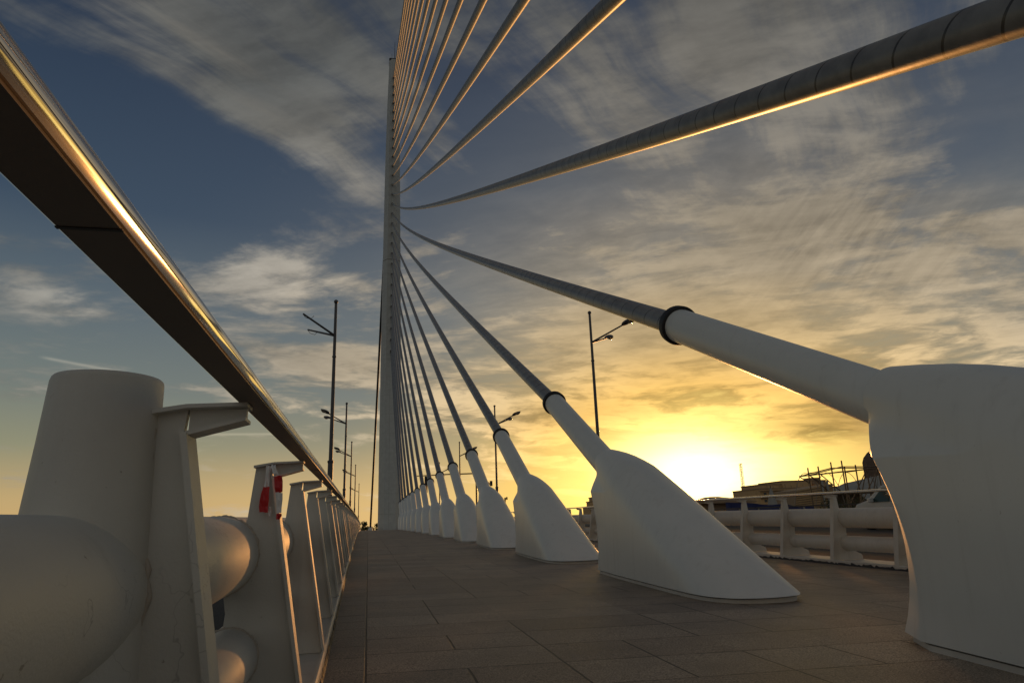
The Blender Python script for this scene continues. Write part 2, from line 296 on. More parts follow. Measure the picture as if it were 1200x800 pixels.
# ---------------------------------------------------------------- helpers
def tag(o, label=None, cat=None, group=None, kind=None):
    if label: o['label'] = label
    if cat: o['category'] = cat
    if group: o['group'] = group
    if kind: o['kind'] = kind
    return o
def empty(name, loc=(0, 0, 0), rz=0):
    o = bpy.data.objects.new(name, None); col.objects.link(o); o.location = loc; o.rotation_euler = (0, 0, rz); o.empty_display_size = .2
    return o
def copy_tree(o, parent=None):
    c = o.copy(); col.objects.link(c); c.parent = parent
    for ch in list(o.children): copy_tree(ch, c)
    return c
class MB:
    def __init__(s): s.v = []; s.f = []; s.uv = {}; s.mi = []; s.m = 0
    def add(s, vs, fs, uvs=None):
        b = len(s.v); s.v += [tuple(v) for v in vs]
        for i, f in enumerate(fs):
            s.f.append(tuple(b+k for k in f)); s.mi.append(s.m)
            if uvs: s.uv[len(s.f)-1] = uvs[i]
        return s
    def box(s, x0, x1, y0, y1, z0, z1):
        v = [(x, y, z) for x in (x0, x1) for y in (y0, y1) for z in (z0, z1)]
        return s.add(v, [(0,1,3,2),(4,6,7,5),(0,4,5,1),(2,3,7,6),(0,2,6,4),(1,5,7,3)])
    def tube(s, pts, rad, seg=12, cap=True, uv=False):
        pts = [Vector(p) for p in pts]; n = len(pts)
        if not isinstance(rad, (list, tuple)): rad = [rad]*n
        rings = []; ref = None; L = 0; Ls = []
        for i, p in enumerate(pts):
            t = (pts[min(i+1, n-1)]-pts[max(i-1, 0)]).normalized()
            if ref is None: ref = t.cross(Vector((1, 0, 0)) if abs(t.x) < .9 else Vector((0, 1, 0))).normalized()
            a = (ref - t*ref.dot(t)).normalized(); ref = a; b = t.cross(a)
            if i: L += (p-pts[i-1]).length
            Ls.append(L)
            rings.append([p + (a*math.cos(2*math.pi*k/seg)+b*math.sin(2*math.pi*k/seg))*rad[i] for k in range(seg)])
        vs = [v for r in rings for v in r]; fs = []; uvs = []
        for i in range(n-1):
            for k in range(seg):
                k2 = (k+1) % seg
                fs.append((i*seg+k, i*seg+k2, (i+1)*seg+k2, (i+1)*seg+k))
                uvs.append(((k/seg, Ls[i]), ((k+1)/seg, Ls[i]), ((k+1)/seg, Ls[i+1]), (k/seg, Ls[i+1])))
        if cap:
            fs.append(tuple(reversed(range(seg)))); uvs.append(tuple((0, Ls[0]+.2) for _ in range(seg)))
            fs.append(tuple((n-1)*seg+k for k in range(seg))); uvs.append(tuple((0, Ls[-1]) for _ in range(seg)))
        return s.add(vs, fs, uvs if uv else None)
    def prism(s, poly, y0, y1):       # poly in XZ, extruded along Y
        n = len(poly); v = [(x, y0, z) for x, z in poly]+[(x, y1, z) for x, z in poly]
        fs = [tuple(range(n)), tuple(reversed(range(n, 2*n)))]+[(i, i+n, (i+1) % n+n, (i+1) % n) for i in range(n)]
        return s.add(v, fs)
    def sweep(s, prof, ys, xo, zo, close=True, caps=True):   # prof in XZ swept along Y with offsets
        n = len(prof); vs = [(x+xo(y), y, z+zo(y)) for y in ys for x, z in prof]; fs = []
        for i in range(len(ys)-1):
            for k in range(n if close else n-1):
                k2 = (k+1) % n; fs.append((i*n+k, i*n+k2, (i+1)*n+k2, (i+1)*n+k))
        if caps and close: fs += [tuple(reversed(range(n))), tuple((len(ys)-1)*n+k for k in range(n))]
        return s.add(vs, fs)
    def loft(s, loops, cap=(True, True)):
        n = len(loops[0]); vs = [p for l in loops for p in l]; fs = []
        for i in range(len(loops)-1):
            for k in range(n): k2 = (k+1) % n; fs.append((i*n+k, i*n+k2, (i+1)*n+k2, (i+1)*n+k))
        if cap[0]: fs.append(tuple(reversed(range(n))))
        if cap[1]: fs.append(tuple((len(loops)-1)*n+k for k in range(n)))
        return s.add(vs, fs)
    def build(s, name, mats, parent=None, smooth=None, bevel=0, loc=None):
        me = bpy.data.meshes.new(name); me.from_pydata(s.v, [], s.f)
        if s.uv:
            ul = me.uv_layers.new(name='UVMap')
            for i, p in enumerate(me.polygons):
                if i in s.uv:
                    for li, c in zip(p.loop_indices, s.uv[i]): ul.data[li].uv = c
        for m in (mats if isinstance(mats, (list, tuple)) else [mats]): me.materials.append(m)
        for p, mi in zip(me.polygons, s.mi): p.material_index = mi
        bm = bmesh.new(); bm.from_mesh(me); bmesh.ops.recalc_face_normals(bm, faces=bm.faces); bm.to_mesh(me); bm.free()
        if smooth is not None:
            me.polygons.foreach_set('use_smooth', [True]*len(me.polygons)); me.set_sharp_from_angle(angle=R(smooth))
        o = bpy.data.objects.new(name, me); col.objects.link(o); o.parent = parent
        if loc: o.location = loc
        if bevel:
            mo = o.modifiers.new('bevel', 'BEVEL'); mo.width = bevel; mo.segments = 2; mo.limit_method = 'ANGLE'; mo.angle_limit = R(40)
        return o

# bridge deck: long vertical curve, walkway cambered down to the right-hand road
def zd(y): return 0.01805*y - 0.0001*y*y if y < 150 else 0.01805*150-2.25 - 0.012*(y-150)
def cross(x): return -0.0145*max(0.0, min(6.6, x))
def zg(x, y): return zd(y)+cross(x)
def dx(y): y = max(-20, min(y, 110)); return -0.0125*y + 0.00004*y*y        # the left parapet drifts off the axis
Y0, Y1 = -24.0, 180.0
YS = [Y0 + i*2.0 for i in range(int((Y1-Y0)/2)+1)]
def sheet(name, xs, ys, zf, m):
    b = MB(); vs = [(x(y) if callable(x) else x, y, zf(x(y) if callable(x) else x, y)) for y in ys for x in xs]; n = len(xs)
    b.add(vs, [(j*n+i, j*n+i+1, (j+1)*n+i+1, (j+1)*n+i) for j in range(len(ys)-1) for i in range(n-1)])
    o = b.build(name, m, smooth=60); tag(o, kind='structure'); return o

# ---------------------------------------------------------------- ground and decks
sheet('walkway', [lambda y: -0.40+dx(y), 0.0, 1.5, 3.14, 4.5, 6.5], YS, zg, M_['paving'])
sheet('road_right', [6.9, 10.2], YS, lambda x, y: zg(6.2, y)-.12, M_['asphalt'])
sheet('median_strip', [10.2, 11.3], YS, lambda x, y: zg(6.2, y)+.0, M_['concrete'])
sheet('road_right_outer', [11.3, 20.2], YS, lambda x, y: zg(6.2, y)-.12, M_['asphalt'])
sheet('road_left', [-9.5, lambda y: -.95+dx(y)], YS, lambda x, y: zd(y)-.14, M_['asphalt'])
for x in (6.9+.12, 10.2-.16, 11.3+.14, 19.8):
    sheet('lane_line', [x, x+.12], YS, lambda x, y: zg(6.2, y)-.116, M_['line'])
b = MB(); prof = [(-10.2, -.16), (-10.2, -.6), (-3, -1.4), (14, -1.4), (20.8, -.6), (20.8, -.16), (20.2, -.16), (6.7, -.16), (6.6, -.145), (-.8, -.145)]
b.sweep(prof, YS, lambda y: 0, lambda y: zd(y)-.11 , caps=True); tag(b.build('bridge_deck', M_['concrete']), kind='structure')
for nm, x0, x1 in (('kerb_right_inner', 10.1, 10.2), ('kerb_right_outer', 11.3, 11.4)):
    b = MB(); b.sweep([(x0, -.15), (x1, -.15), (x1, .005), (x0, .005)], YS, lambda y: 0, lambda y: zg(6.2, y)); tag(b.build(nm, M_['concrete']), kind='structure')
def terr(x, y):
    t = max(0.0, min(1.0, (y-46)/20)); t = t*t*(3-2*t)
    tb = max(0.0, min(1.0, (-y-60)/20)); return -7.5 + 5.7*max(t, tb) + (.15*math.sin(x*.13+y*.07) if y < 40 else 0)
gx = [-3000, -1200, -500, -200]+list(range(-100, 101, 20))+[200, 500, 1200, 3000]
gy = [-3000, -1000, -400, -200, -100, -90, -80, -70, -60, -50]+list(range(-40, 41, 20))+[46, 50, 54, 58, 62, 66, 80, 120, 200, 400, 800, 1600, 3500]
sheet('ground', gx, gy, terr, M_['soil'])

# ---------------------------------------------------------------- pylon
D, MM = 107.15, 0.0917
def rel2w(z): return z+CAM_H                       # fitted heights are relative to the camera
pyl = empty('pylon', (3.16, D, zd(D)))
tag(pyl, 'tall slender pale grey steel pylon with the white stays fanning out from its face', 'pylon')
levels = [(-1.0, 3.42, 5.2), (12, 3.38, 5.0), (28.7, 3.25, 4.6), (50, 2.95, 4.0), (67, 2.64, 3.4), (80, 2.15, 2.8), (89.8, 1.64, 2.2)]
def py(z): return D + MM*(z-CAM_H)                 # front face
loops = []
for z, wd, dp in levels:
    xl = 3.16-wd/2 + (0.0 if z < 60 else 0); xr = 3.16+wd/2; yf = py(z)
    c = .24*wd; ch = .12*wd
    loops.append([(xl+c, yf, z), (xr-c, yf, z), (xr, yf+c*1.3, z), (xr, yf+dp-ch, z), (xr-ch, yf+dp, z), (xl+ch, yf+dp, z), (xl, yf+dp-ch, z), (xl, yf+c*1.3, z)])
b = MB(); b.loft([[(x-3.16, y-D, z-zd(D)) for x, y, z in l] for l in loops]); b.build('mast_shaft', M_['mast'], pyl)
b = MB(); b.loft([[(x-3.16, y-D, z-zd(D)) for x, y, z in [(2.30, py(89.8)-.02, 89.8), (4.02, py(89.8)-.02, 89.8), (4.02, py(89.8)+2.25, 89.8), (2.30, py(89.8)+2.25, 89.8)]],
               [(x-3.16, y-D, z-zd(D)) for x, y, z in [(2.40, py(89.8)+.1, 90.05), (3.9, py(89.8)+.1, 90.1), (3.9, py(89.8)+2.1, 90.1), (2.4, py(89.8)+2.1, 90.05)]]]); b.build('mast_cap', M_['dark'], pyl)
b = MB(); b.tube([(.2, 8.6, 89.9-zd(D)), (.2, 8.6, 94-zd(D))], [.07, .03], 8); b.tube([(-.35, 8.6, 89.9-zd(D)), (-.35, 8.6, 91.2-zd(D))], .03, 6); b.build('lightning_rod', M_['dark'], pyl)
for z in (46.0,):
    wd = 3.33 if z < 30 else (3.0 if z < 50 else 2.52)
    b = MB(); c = .24*wd; yf = py(z)-D
    b.loft([[(-wd/2+c, yf-.006, zz), (wd/2-c, yf-.006, zz), (wd/2+.006, yf+c*1.3, zz), (wd/2+.006, yf+3, zz), (-wd/2-.006, yf+3, zz), (-wd/2-.006, yf+c*1.3, zz)] for zz in (z-zd(D), z+.10-zd(D))])
    b.build('joint_band', M_['bronze'], pyl)

# ---------------------------------------------------------------- stays
XA = 3.143
KMIN, KMAX = -14, 14
def anchor_pt(k):
    z = 56.476-1.999*k; return Vector((XA, D+MM*z, z+CAM_H))
def toe_y(k): return 5.03 + 5.0*(k-2) - (.20 if k == 1 else 0)
RING_V, RING_Z, R_SL, R_CB = 3.74, 1.34, .174, .118
def block_mesh():
    # control loops (v back along the bridge, u half width, z), stations toe -> rear
    base  = [(.13, 0, 0), (.155, .17, 0), (.25, .32, 0), (.58, .438, 0), (1.55, .43, 0), (2.70, .385, 0), (3.46, .33, 0), (3.72, .2, 0), (3.80, 0, 0)]
    mid   = [(1.35, 0, .66), (1.37, .165, .63), (1.43, .30, .57), (1.60, .39, .49), (2.15, .395, .46), (2.80, .375, .44), (3.44, .315, .46), (3.62, .185, .47), (3.68, 0, .48)]
    crease= [(2.60, 0, 1.245), (2.62, .14, 1.225), (2.66, .245, 1.16), (2.71, .315, 1.06), (2.78, .345, .97), (2.99, .345, .92), (3.60, .315, .955), (3.78, .18, 1.00), (3.84, 0, 1.02)]
    s, c = math.sin(R(25.5)), math.cos(R(25.5))
    angs = [0, 25, 50, 75, 95, 115, 137, 160, 180]
    def circ(rv, rz, r): return [(rv - math.cos(R(a))*r*s, math.sin(R(a))*r, rz + math.cos(R(a))*r*c) for a in angs]
    ring = circ(RING_V, RING_Z, R_SL+.012)
    def lerp(A, B, t, f=None):
        o = []
        for i, (a, b_) in enumerate(zip(A, B)):
            p = [a[j]*(1-t)+b_[j]*t for j in range(3)]
            if f: p = f(i, p, t)
            o.append(tuple(p))
        return o
    def waist(i, p, t):
        wv = [0, 0, 0, 0, 0, .03, .13, .20, .21][i]*math.sin(math.pi*min(1, t*1.05)); p[0] -= wv
        return p
    def hood(i, p, t):
        k = math.sin(math.pi*t)*.03; p[2] += k*(1 if i < 5 else -.3); p[1] *= 1+.04*math.sin(math.pi*t); return p
    loops = []
    def quad(t):       # smooth curve base -> mid -> crease
        return [tuple((1-t)*(1-2*t)*A[j] + 4*t*(1-t)*B[j] + t*(2*t-1)*C_[j] for j in range(3)) for A, B, C_ in zip(base, mid, crease)]
    for t in (0, .1, .2, .3, .4, .5, .6, .7, .8, .9, .975, .992, 1.0): loops.append(quad(t))
    for t in (.02, .08, .2, .4, .6, .8, .94): loops.append(lerp(crease, ring, t, hood))
    loops.append(ring)
    # interpolate stations smoothly (Catmull-Rom on half loop with mirrored ends)
    full = []
    for L in loops:
        n = len(L); ext = [(L[1][0], -L[1][1], L[1][2])]+list(L)+[(L[-2][0], -L[-2][1], L[-2][2])]
        half = []
        for i in range(n-1):
            p0, p1, p2, p3 = ext[i:i+4]
            for q in range(5):
                t = q/5
                if i >= 4: half.append(tuple(p1[j]*(1-t)+p2[j]*t for j in range(3))); continue
                half.append(tuple(.5*((2*p1[j])+(-p0[j]+p2[j])*t+(2*p0[j]-5*p1[j]+4*p2[j]-p3[j])*t*t+(-p0[j]+3*p1[j]-3*p2[j]+p3[j])*t**3) for j in range(3)))
        half.append(L[-1])
        left = [(-u, v, z+.045) for v, u, z in half]; right = [(u, v, z+.045) for v, u, z in reversed(half[1:-1])]
        full.append(left+right)
    return full
bl = block_mesh()
proto_blk = None
def stay(k):
    ty = toe_y(k); g = zg(XA, ty+1.8); sl = (zd(ty+3.7)-zd(ty))/3.7
    root = empty('bridge_stay', (XA, ty, zg(XA, ty)))
    def W(v, z): return Vector((0, v, z+sl*v))
    r0 = W(RING_V, RING_Z)
    A = anchor_pt(k)-root.location
    yc = 1.277+5*k; pc = Vector((XA, yc, 2.553+zd(yc)+(0 if k > 0 else .07 if k == 0 else .15 if k == -1 else .10)))-root.location
    chord = A-pc; sag = SAG*chord.length
    def pt(t): return pc + chord*t - Vector((0, 0, 4*sag*t*(1-t)))
    dirv = (pt(.002)-pc).normalized()
    # the sleeve runs straight from the housing to the collar
    r0 = W(RING_V, RING_Z); dsl = (pc-r0).normalized()
    b = MB(); b.loft([[(x, y, z+sl*y) for x, y, z in L] for L in bl], cap=(True, False)); blk = b.build('anchor_housing', M_['white'], root, smooth=35)
    b = MB(); bp = [(x*.97, 1.85+(y-1.85)*.975) for x, y, z in bl[0]]
    b.loft([[(x, y, sl*y-.05) for x, y in bp], [(x, y, sl*y+.034) for x, y in bp]]); b.build('base_plinth', M_['rail_white'], blk, smooth=40)
    b = MB(); b.tube([r0-dsl*.25, r0+dsl*.002, pc-dsl*1.2, pc+dsl*.04], R_SL, 40); b.build('sleeve', M_['white'], root, smooth=40)
    b = MB(); b.tube([pc-dsl*.035, pc-dsl*.03, pc-dsl*.01, pc+dsl*.06, pc+dsl*.062], [R_SL+.002, R_SL+.03, R_SL+.035, R_SL+.03, R_CB], 40); b.build('collar', M_['rubber'], root, smooth=40)
    b = MB(); n = 40
    ts = [i/n for i in range(n+1)]
    b.tube([pt(t) for t in ts], R_CB, 28, uv=True); b.build('cable', M_['cable'], root, smooth=60)
    # socket where it enters the pylon
    dr = (pt(1)-pt(.99)).normalized()
    b = MB(); b.tube([pt(1)-dr*.9, pt(1)-dr*.5, pt(1)+dr*.3], [.13, .17, .18], 16); b.build('pylon_socket', M_['bronze'], root, smooth=40)
    return root
SAG = 0.0085
ORD = ['', 'nearest', 'second', 'third', 'fourth', 'fifth', 'sixth', 'seventh', 'eighth', 'ninth', 'tenth', 'eleventh', 'twelfth', 'thirteenth', 'fourteenth', 'fifteenth']
for k in range(KMIN, KMAX+1):
    st = stay(k)
    if k == 1: lab = 'white stay with the largest anchor housing, cut off by the right edge of the photo'
    elif k == 2: lab = 'white stay whose whole teardrop housing slopes to a toe, second nearest on the walkway'
    elif k == KMAX: lab = 'farthest white stay, its small housing closest to the foot of the pylon'
    elif k > 2: lab = 'white stay with the %s housing from the camera along the walkway' % ORD[k]
    elif k == 0: lab = 'lowest stay cable passing overhead to the right, thick dark and gold-edged'
    elif k == -1: lab = 'stay cable second from the lowest of those passing overhead, leaving at the top'
    elif k == KMIN: lab = 'topmost stay cable, meeting the pylon highest and running almost along it'
    else: lab = 'overhead stay cable, %s up the pylon counting from the lowest overhead one' % ORD[1-k]
    tag(st, lab, 'stay cable', 'white stays fanning from the pylon to the walkway' if k > 0 else 'stay cables passing overhead to anchors behind the camera')

# backstay behind the pylon
bs = empty('back_stay', (0.55, 180, zd(180)))
tag(bs, 'thick dark back stay rising behind the pylon, left of its foot', 'stay cable')
b = MB(); b.tube([Vector((0, 0, 1.5)).lerp(Vector((2.5, -57.5, 85)), t/20) - Vector((0, 0, 3.0*(t/20)*(1-t/20))) for t in range(21)], .24, 16, uv=True); b.build('cable', M_['dark'], bs, smooth=60)
b = MB(); b.tube([(0, 0.4, -1.5), (0, .2, 1.0), (0, 0, 1.6)], [.8, .6, .3], 16); b.build('anchor_housing', M_['white'], bs, smooth=40)

# ---------------------------------------------------------------- parapet railings
def mirror(poly, s): return poly if s > 0 else [(-x, z) for x, z in poly]
FLX = lambda z: -.156-(z-.04)*.171                    # inner flange line
def post_meshes(s):
    plate = [(-.176, .05), (FLX(.45)-.012, .45), (FLX(.86)-.012, .86), (-.302, .915), (-.364, .902), (-.383, .72), (-.425, .62), (-.45, .5), (-.435, .41), (-.445, .3), (-.47, .2), (-.56, .145), (-.62, .12), (-.635, .09), (-.635, .05)]
    a = MB(); a.prism(mirror(plate, s), -.009, .009)
    fl = [(FLX(.05)-.012, .05), (FLX(.05), .05), (FLX(.862), .862), (FLX(.862)-.012, .868)]
    f = MB(); f.prism(mirror(fl, s), -.036, .036)
    web = [(FLX(.862)-.004, .862), (-.204, .889), (-.204, .908), (-.30, .908)]
    w_ = MB(); w_.prism(mirror(web, s), -.006, .006)
    w_.prism(mirror([(-.300, .858), (-.202, .884), (-.202, .890), (-.300, .866)], s), -.028, .028)
    w_.prism(mirror([(-.37, .902), (-.302, .913), (-.2005, .9165), (-.2005, .910), (-.302, .906), (-.37, .894)], s), -.03, .03)
    tab = MB(); import_pts = [(-.176+.07*math.cos(R(t))*0-.09*math.sin(R(t)), .051) for t in range(0, 1)]
    pts = [(math.sin(R(t))*-.055, math.cos(R(t))*.035) for t in range(0, 181, 20)]
    vs = [((-.17+x)*s, y+.045, z) for z in (.0, .066) for x, y in pts]; n = len(pts)
    tab.add(vs, [tuple(range(n)), tuple(range(n, 2*n))]+[(i, i+1, i+1+n, i+n) for i in range(n-1)]+[(n-1, 0, n, 2*n-1)])
    return a, f, w_, tab
def circle(cx, cz, r, n=36): return [(cx+r*math.cos(2*math.pi*i/n), cz+r*math.sin(2*math.pi*i/n)) for i in range(n)]
def railing(s, x0, off, zoff, pitch, yfirst, n, label):
    """s=+1: left parapet (outside to -X); s=-1: mirrored"""
    root = empty('railing', (0, 0, 0)); tag(root, label, 'railing', 'white steel parapets beside the walkway')
    xo = lambda y: x0+off(y)
    ys = [Y0+4+i*.65 for i in range(0, 90)]+[Y0+4+89*.65+i*2 for i in range(1, 38)]
    def prof(p): return mirror(p, s)
    b = MB(); b.sweep(prof([(-.150, -.07), (-.155, .052), (-.162, .062), (-.172, .062), (-.176, .048), (-.66, .048), (-.70, .0), (-.70, -.2), (-.16, -.2)]), ys, xo, zoff); b.build('kerb_plate', M_['rail_white'], root, smooth=30)
    b = MB(); b.sweep(prof(circle(-.470, .598, .131)), ys, xo, zoff, caps=True); b.build('upper_tube', M_['rail_white'], root, smooth=40)
    b = MB(); b.sweep(prof(circle(-.418, .268, .096)), ys, xo, zoff, caps=True); b.build('lower_tube', M_['rail_white'], root, smooth=40)
    hr = [(-.2175, .9195), (-.1715, .9195), (-.1700, .9222), (-.1686, .9250), (-.1680, .9266), (-.1686, .9269), (-.1686, .9275), (-.1676, .9279), (-.1669, .9315), (-.1675, .9350), (-.1688, .9385), (-.1696, .9387), (-.1700, .9393), (-.1698, .9399), (-.173, .9438), (-.178, .9469), (-.185, .9490), (-.195, .9500), (-.205, .9495), (-.214, .9465), (-.221, .940), (-.224, .931), (-.223, .9235)]
    b = MB(); b.sweep(prof(hr), ys, xo, zoff); h_ = b.build('handrail', M_['steel'], root, smooth=32)
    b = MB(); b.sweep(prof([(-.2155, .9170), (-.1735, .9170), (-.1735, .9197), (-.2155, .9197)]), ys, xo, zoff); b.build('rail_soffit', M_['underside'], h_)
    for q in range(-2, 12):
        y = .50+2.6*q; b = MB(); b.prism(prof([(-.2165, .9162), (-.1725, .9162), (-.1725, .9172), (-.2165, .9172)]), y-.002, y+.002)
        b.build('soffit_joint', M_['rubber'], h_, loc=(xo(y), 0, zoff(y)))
    pm = post_meshes(s)
    first = None
    for i in range(n):
        y = yfirst+i*pitch
        if y > ys[-1]: break
        if first is None:
            p = pm[0].build('post', M_['rail_white'], root, smooth=30); f = pm[1].build('flange', M_['rail_white'], p); a = pm[2].build('bracket_arm', M_['rail_white'], p); t = pm[3].build('foot_tab', M_['rail_white'], p)
            first = p
        else: p = copy_tree(first, root)
        p.location = (xo(y), y, zoff(y))
    return root
left_rail = railing(1, 0.0, dx, zd, 1.3, -11.7, 92, 'white parapet railing close on the left, its polished handrail crossing the corner')
right_rail = railing(-1, 5.98, lambda y: 0.0, lambda y: zd(y)-.092, 1.18, 8.53-1.18*18, 92, 'white parapet railing between the walkway and the road on the right')
def gap_shade(s_, x0, off, zoff, label):  # ragged black strip: shade of the gap under the kerb, painted on its face
    rnd = random.Random(5); b = MB(); y = -3.0; inner = []; outer = []
    while y < 60:
        st = .02+.0025*max(0, y); y += st*rnd.uniform(.5, 1.6)
        xi = x0+off(y)-s_*.1475; wv = rnd.uniform(.010, .030)+(.012 if rnd.random() < .3 else 0)
        inner.append((xi+s_*.006, y, zoff(y)-.002)); outer.append((xi-s_*.0035, y, zoff(y)+wv))
    n = len(inner); b.add(inner+outer, [(i, i+1, n+i+1, n+i) for i in range(n-1)]); o = b.build('gap_shade_strip', M_['rubber'])
    return o
left_gap_shade = gap_shade(1, 0.0, dx, zd, ''); left_gap_shade.parent = left_rail
right_gap_shade = gap_shade(-1, 5.98, lambda y: 0.0, lambda y: zg(6.2, y)+.004, ''); right_gap_shade.parent = right_rail
# tapered round pillar welded to the first visible post
b = MB(); seg = 48; lp = []
for z, cx, rx in [(.0, -.463, .134), (.3, -.456, .119), (.6, -.449, .105), (.85, -.443, .0925), (.952, -.4405, .0885), (.9585, -.440, .0872), (.9615, -.440, .0845), (.963, -.440, .078), (.9635, -.440, .04)]:
    lp.append([(cx+rx*math.cos(2*math.pi*i/seg), 1.3+rx*math.sin(2*math.pi*i/seg), z+zd(1.3)) for i in range(seg)])
b.loft(lp); pil = b.build('tapered_pillar', M_['rail_white'], left_rail, smooth=40); pil.location = (dx(1.3), 0, 0); pil['label'] = 'thick tapered round pillar at the nearest post'
# weld beads
def weld(pts, r, name, parent):
    b = MB(); q = []
    for i in range(len(pts)-1):
        for j in range(6):
            p = Vector(pts[i]).lerp(Vector(pts[i+1]), j/6); q.append(p+Vector((random.uniform(-1, 1), 0, random.uniform(-1, 1)))*r*.35)
    b.tube(q, [r*random.uniform(.75, 1.25) for _ in q], 8); b.build(name, M_['weld'], parent, smooth=60)
weld([(-.3535+dx(1.3), 1.3-.014, z+zd(1.3)) for z in (.1, .3, .45, .6, .75, .897)], .0032, 'weld_bead', left_rail)
for n_, (cx, cz, r) in enumerate([(-.470, .598, .131), (-.418, .268, .096)]):
    for yy in (1.3, 2.6, 3.9):
        weld([(cx+dx(yy)+(r+.001)*math.cos(R(a)), yy-.011, cz+(r+.001)*math.sin(R(a))+zd(yy)) for a in range(-140, 141, 20)], .0052, 'weld_bead', left_rail)

# barrier tape tied round the second post
def strip(b, ctr, wid, m_idx, thick=.0006):
    vs = []; 
    for (x, y, z), w_ in zip(ctr, wid):
        for sgn in (-1, -.33, .33, 1): vs.append((x+sgn*w_/2, y+random.uniform(-.004, .004), z+random.uniform(-.002, .002)))
    n = len(ctr); fs = [(i*4+j, i*4+j+1, (i+1)*4+j+1, (i+1)*4+j) for i in range(n-1) for j in range(3)]
    b.m = m_idx; b.add(vs, fs)
tp = MB()
strip(tp, [(-.352, 2.575, .945), (-.353, 2.565, .92), (-.353, 2.566, .895), (-.354, 2.564, .872)], [.018, .014, .015, .018], 1)
strip(tp, [(-.354, 2.564, .872), (-.357, 2.562, .85), (-.359, 2.560, .825), (-.360, 2.562, .805), (-.358, 2.561, .785)], [.020, .026, .031, .031, .029], 0)
strip(tp, [(-.342, 2.565, .803), (-.339, 2.563, .785), (-.337, 2.562, .770)], [.010, .012, .006], 1)
strip(tp, [(-.334, 2.555, .947), (-.331, 2.545, .935), (-.322, 2.543, .915), (-.315, 2.542, .908)], [.016, .016, .018, .024], 1)
strip(tp, [(-.315, 2.542, .908), (-.312, 2.540, .888), (-.310, 2.538, .868), (-.308, 2.540, .850)], [.026, .028, .027, .024], 0)
strip(tp, [(-.308, 2.540, .850), (-.306, 2.537, .825), (-.305, 2.538, .80), (-.304, 2.537, .78)], [.024, .022, .018, .016], 1)
strip(tp, [(-.304, 2.537, .78), (-.304, 2.538, .77), (-.307, 2.537, .758)], [.016, .018, .010], 0)
strip(tp, [(-.345, 2.57, .9475), (-.342, 2.60, .949), (-.338, 2.635, .948), (-.336, 2.64, .92)], [.03, .028, .026, .02], 0)
t_ = tp.build('barrier_tape', [M_['redtape'], M_['whitetape']])
so = t_.modifiers.new('solid', 'SOLIDIFY'); so.thickness = .0006
tag(t_, 'torn red and white barrier tape tied round the top of a left railing post', 'barrier tape')

# ---------------------------------------------------------------- street lamps
def lamp_arm(root, tip, base, head=True):
    bse = Vector(base); t = Vector(tip); dr = (t-bse).normalized()
    b = MB(); b.tube([bse, bse.lerp(t, .5), t], [.052, .045, .04], 12); a = b.build('arm', M_['lamp'], root, smooth=50)
    if head:
        up = Vector((0, 0, 1)); side = dr.cross(up).normalized(); u = side.cross(dr).normalized()
        L = .92; lo = []; lg = []
        for q in range(11):
            s_ = q/10; w_ = .20*math.sin(math.pi*min(1, s_*1.0)**.75)**.8+.035*(1-s_); h_ = .13*math.sin(math.pi*s_**.8)**.7+.03*(1-s_)
            c = t+dr*(s_*L-.06)
            lo.append([c+side*w_*math.cos(a_)+u*(max(-.02, h_*math.sin(a_))) for a_ in [2*math.pi*j/20 for j in range(20)]])
        b = MB(); b.loft(lo); h = b.build('lamp_head', M_['lamp'], root, smooth=60)
        lg = []
        for q in range(9):
            s_ = q/8; w_ = .155*math.sin(math.pi*s_)**.6+.004; hh = .13*math.sin(math.pi*s_)**.7+.003
            c = t+dr*(.24+s_*.56)-u*.015
            lg.append([c+side*w_*math.cos(a_)+u*(min(0, hh*math.sin(a_))) for a_ in [2*math.pi*j/16 for j in range(16)]])
        b = MB(); b.loft(lg); b.build('lamp_glass', M_['glass'], h, smooth=60)
    else:
        b = MB(); b.tube([t+Vector((0, 0, -.02)), t+Vector((.1, .02, -.16)), t+Vector((.32, .05, -.22)), t+Vector((.45, .1, -.05))], .012, 6); b.build('loose_wire', M_['dark'], a, smooth=60)
def lamp(x, y, s, h, label, heads=True, group=None, low=0.0, fade=1):
    z0 = zg(x, y)-.02+low
    r = empty('street_lamp', (x, y, z0)); tag(r, label, 'street lamp', group)
    b = MB(); b.tube([(0, 0, -.2), (0, 0, .0), (0, 0, 3.3)], [.15, .13, .115], 20)
    b.build('pole_base', M_['lamp'], r, smooth=50)
    b = MB(); b.tube([(0, 0, 3.25), (0, 0, 6.5), (0, 0, h)], [.088, .078, .062], 20); b.build('pole', M_['lamp'], r, smooth=50)
    b = MB(); b.tube([(0, 0, 3.2), (0, 0, 3.23), (0, 0, 3.30), (0, 0, 3.33)], [.12, .135, .135, .09], 20); b.build('pole_collar', M_['lamp'], r, smooth=30)
    b = MB(); b.tube([(0, 0, h-2.6), (0, 0, h-2.58), (0, 0, h-2.52), (0, 0, h-2.5)], [.07, .092, .092, .07], 20); b.build('pole_collar', M_['lamp'], r, smooth=30)
    b = MB(); b.tube([(0, 0, h+.0+.10*(1-math.cos(math.pi*i/10))+0.0) for i in range(11)], [max(.008, .10*math.sin(math.pi*i/10)) for i in range(11)], 16); b.tube([(0, 0, h-.1), (0, 0, h+.05)], .03, 10); b.build('ball_finial', M_['lamp'], r, smooth=60)
    zj = h-1.55
    lamp_arm(r, (s*1.32, -1.25, zj+.62), (0, 0, zj), heads); lamp_arm(r, (s*1.32, 1.25, zj+.62), (0, 0, zj), heads)
    return r
lamp(-1.67, 31, -1, 10.55, 'nearest left lamp post, its two arms bare with loose wires and no heads', False, 'street lamps along the bridge, left side')
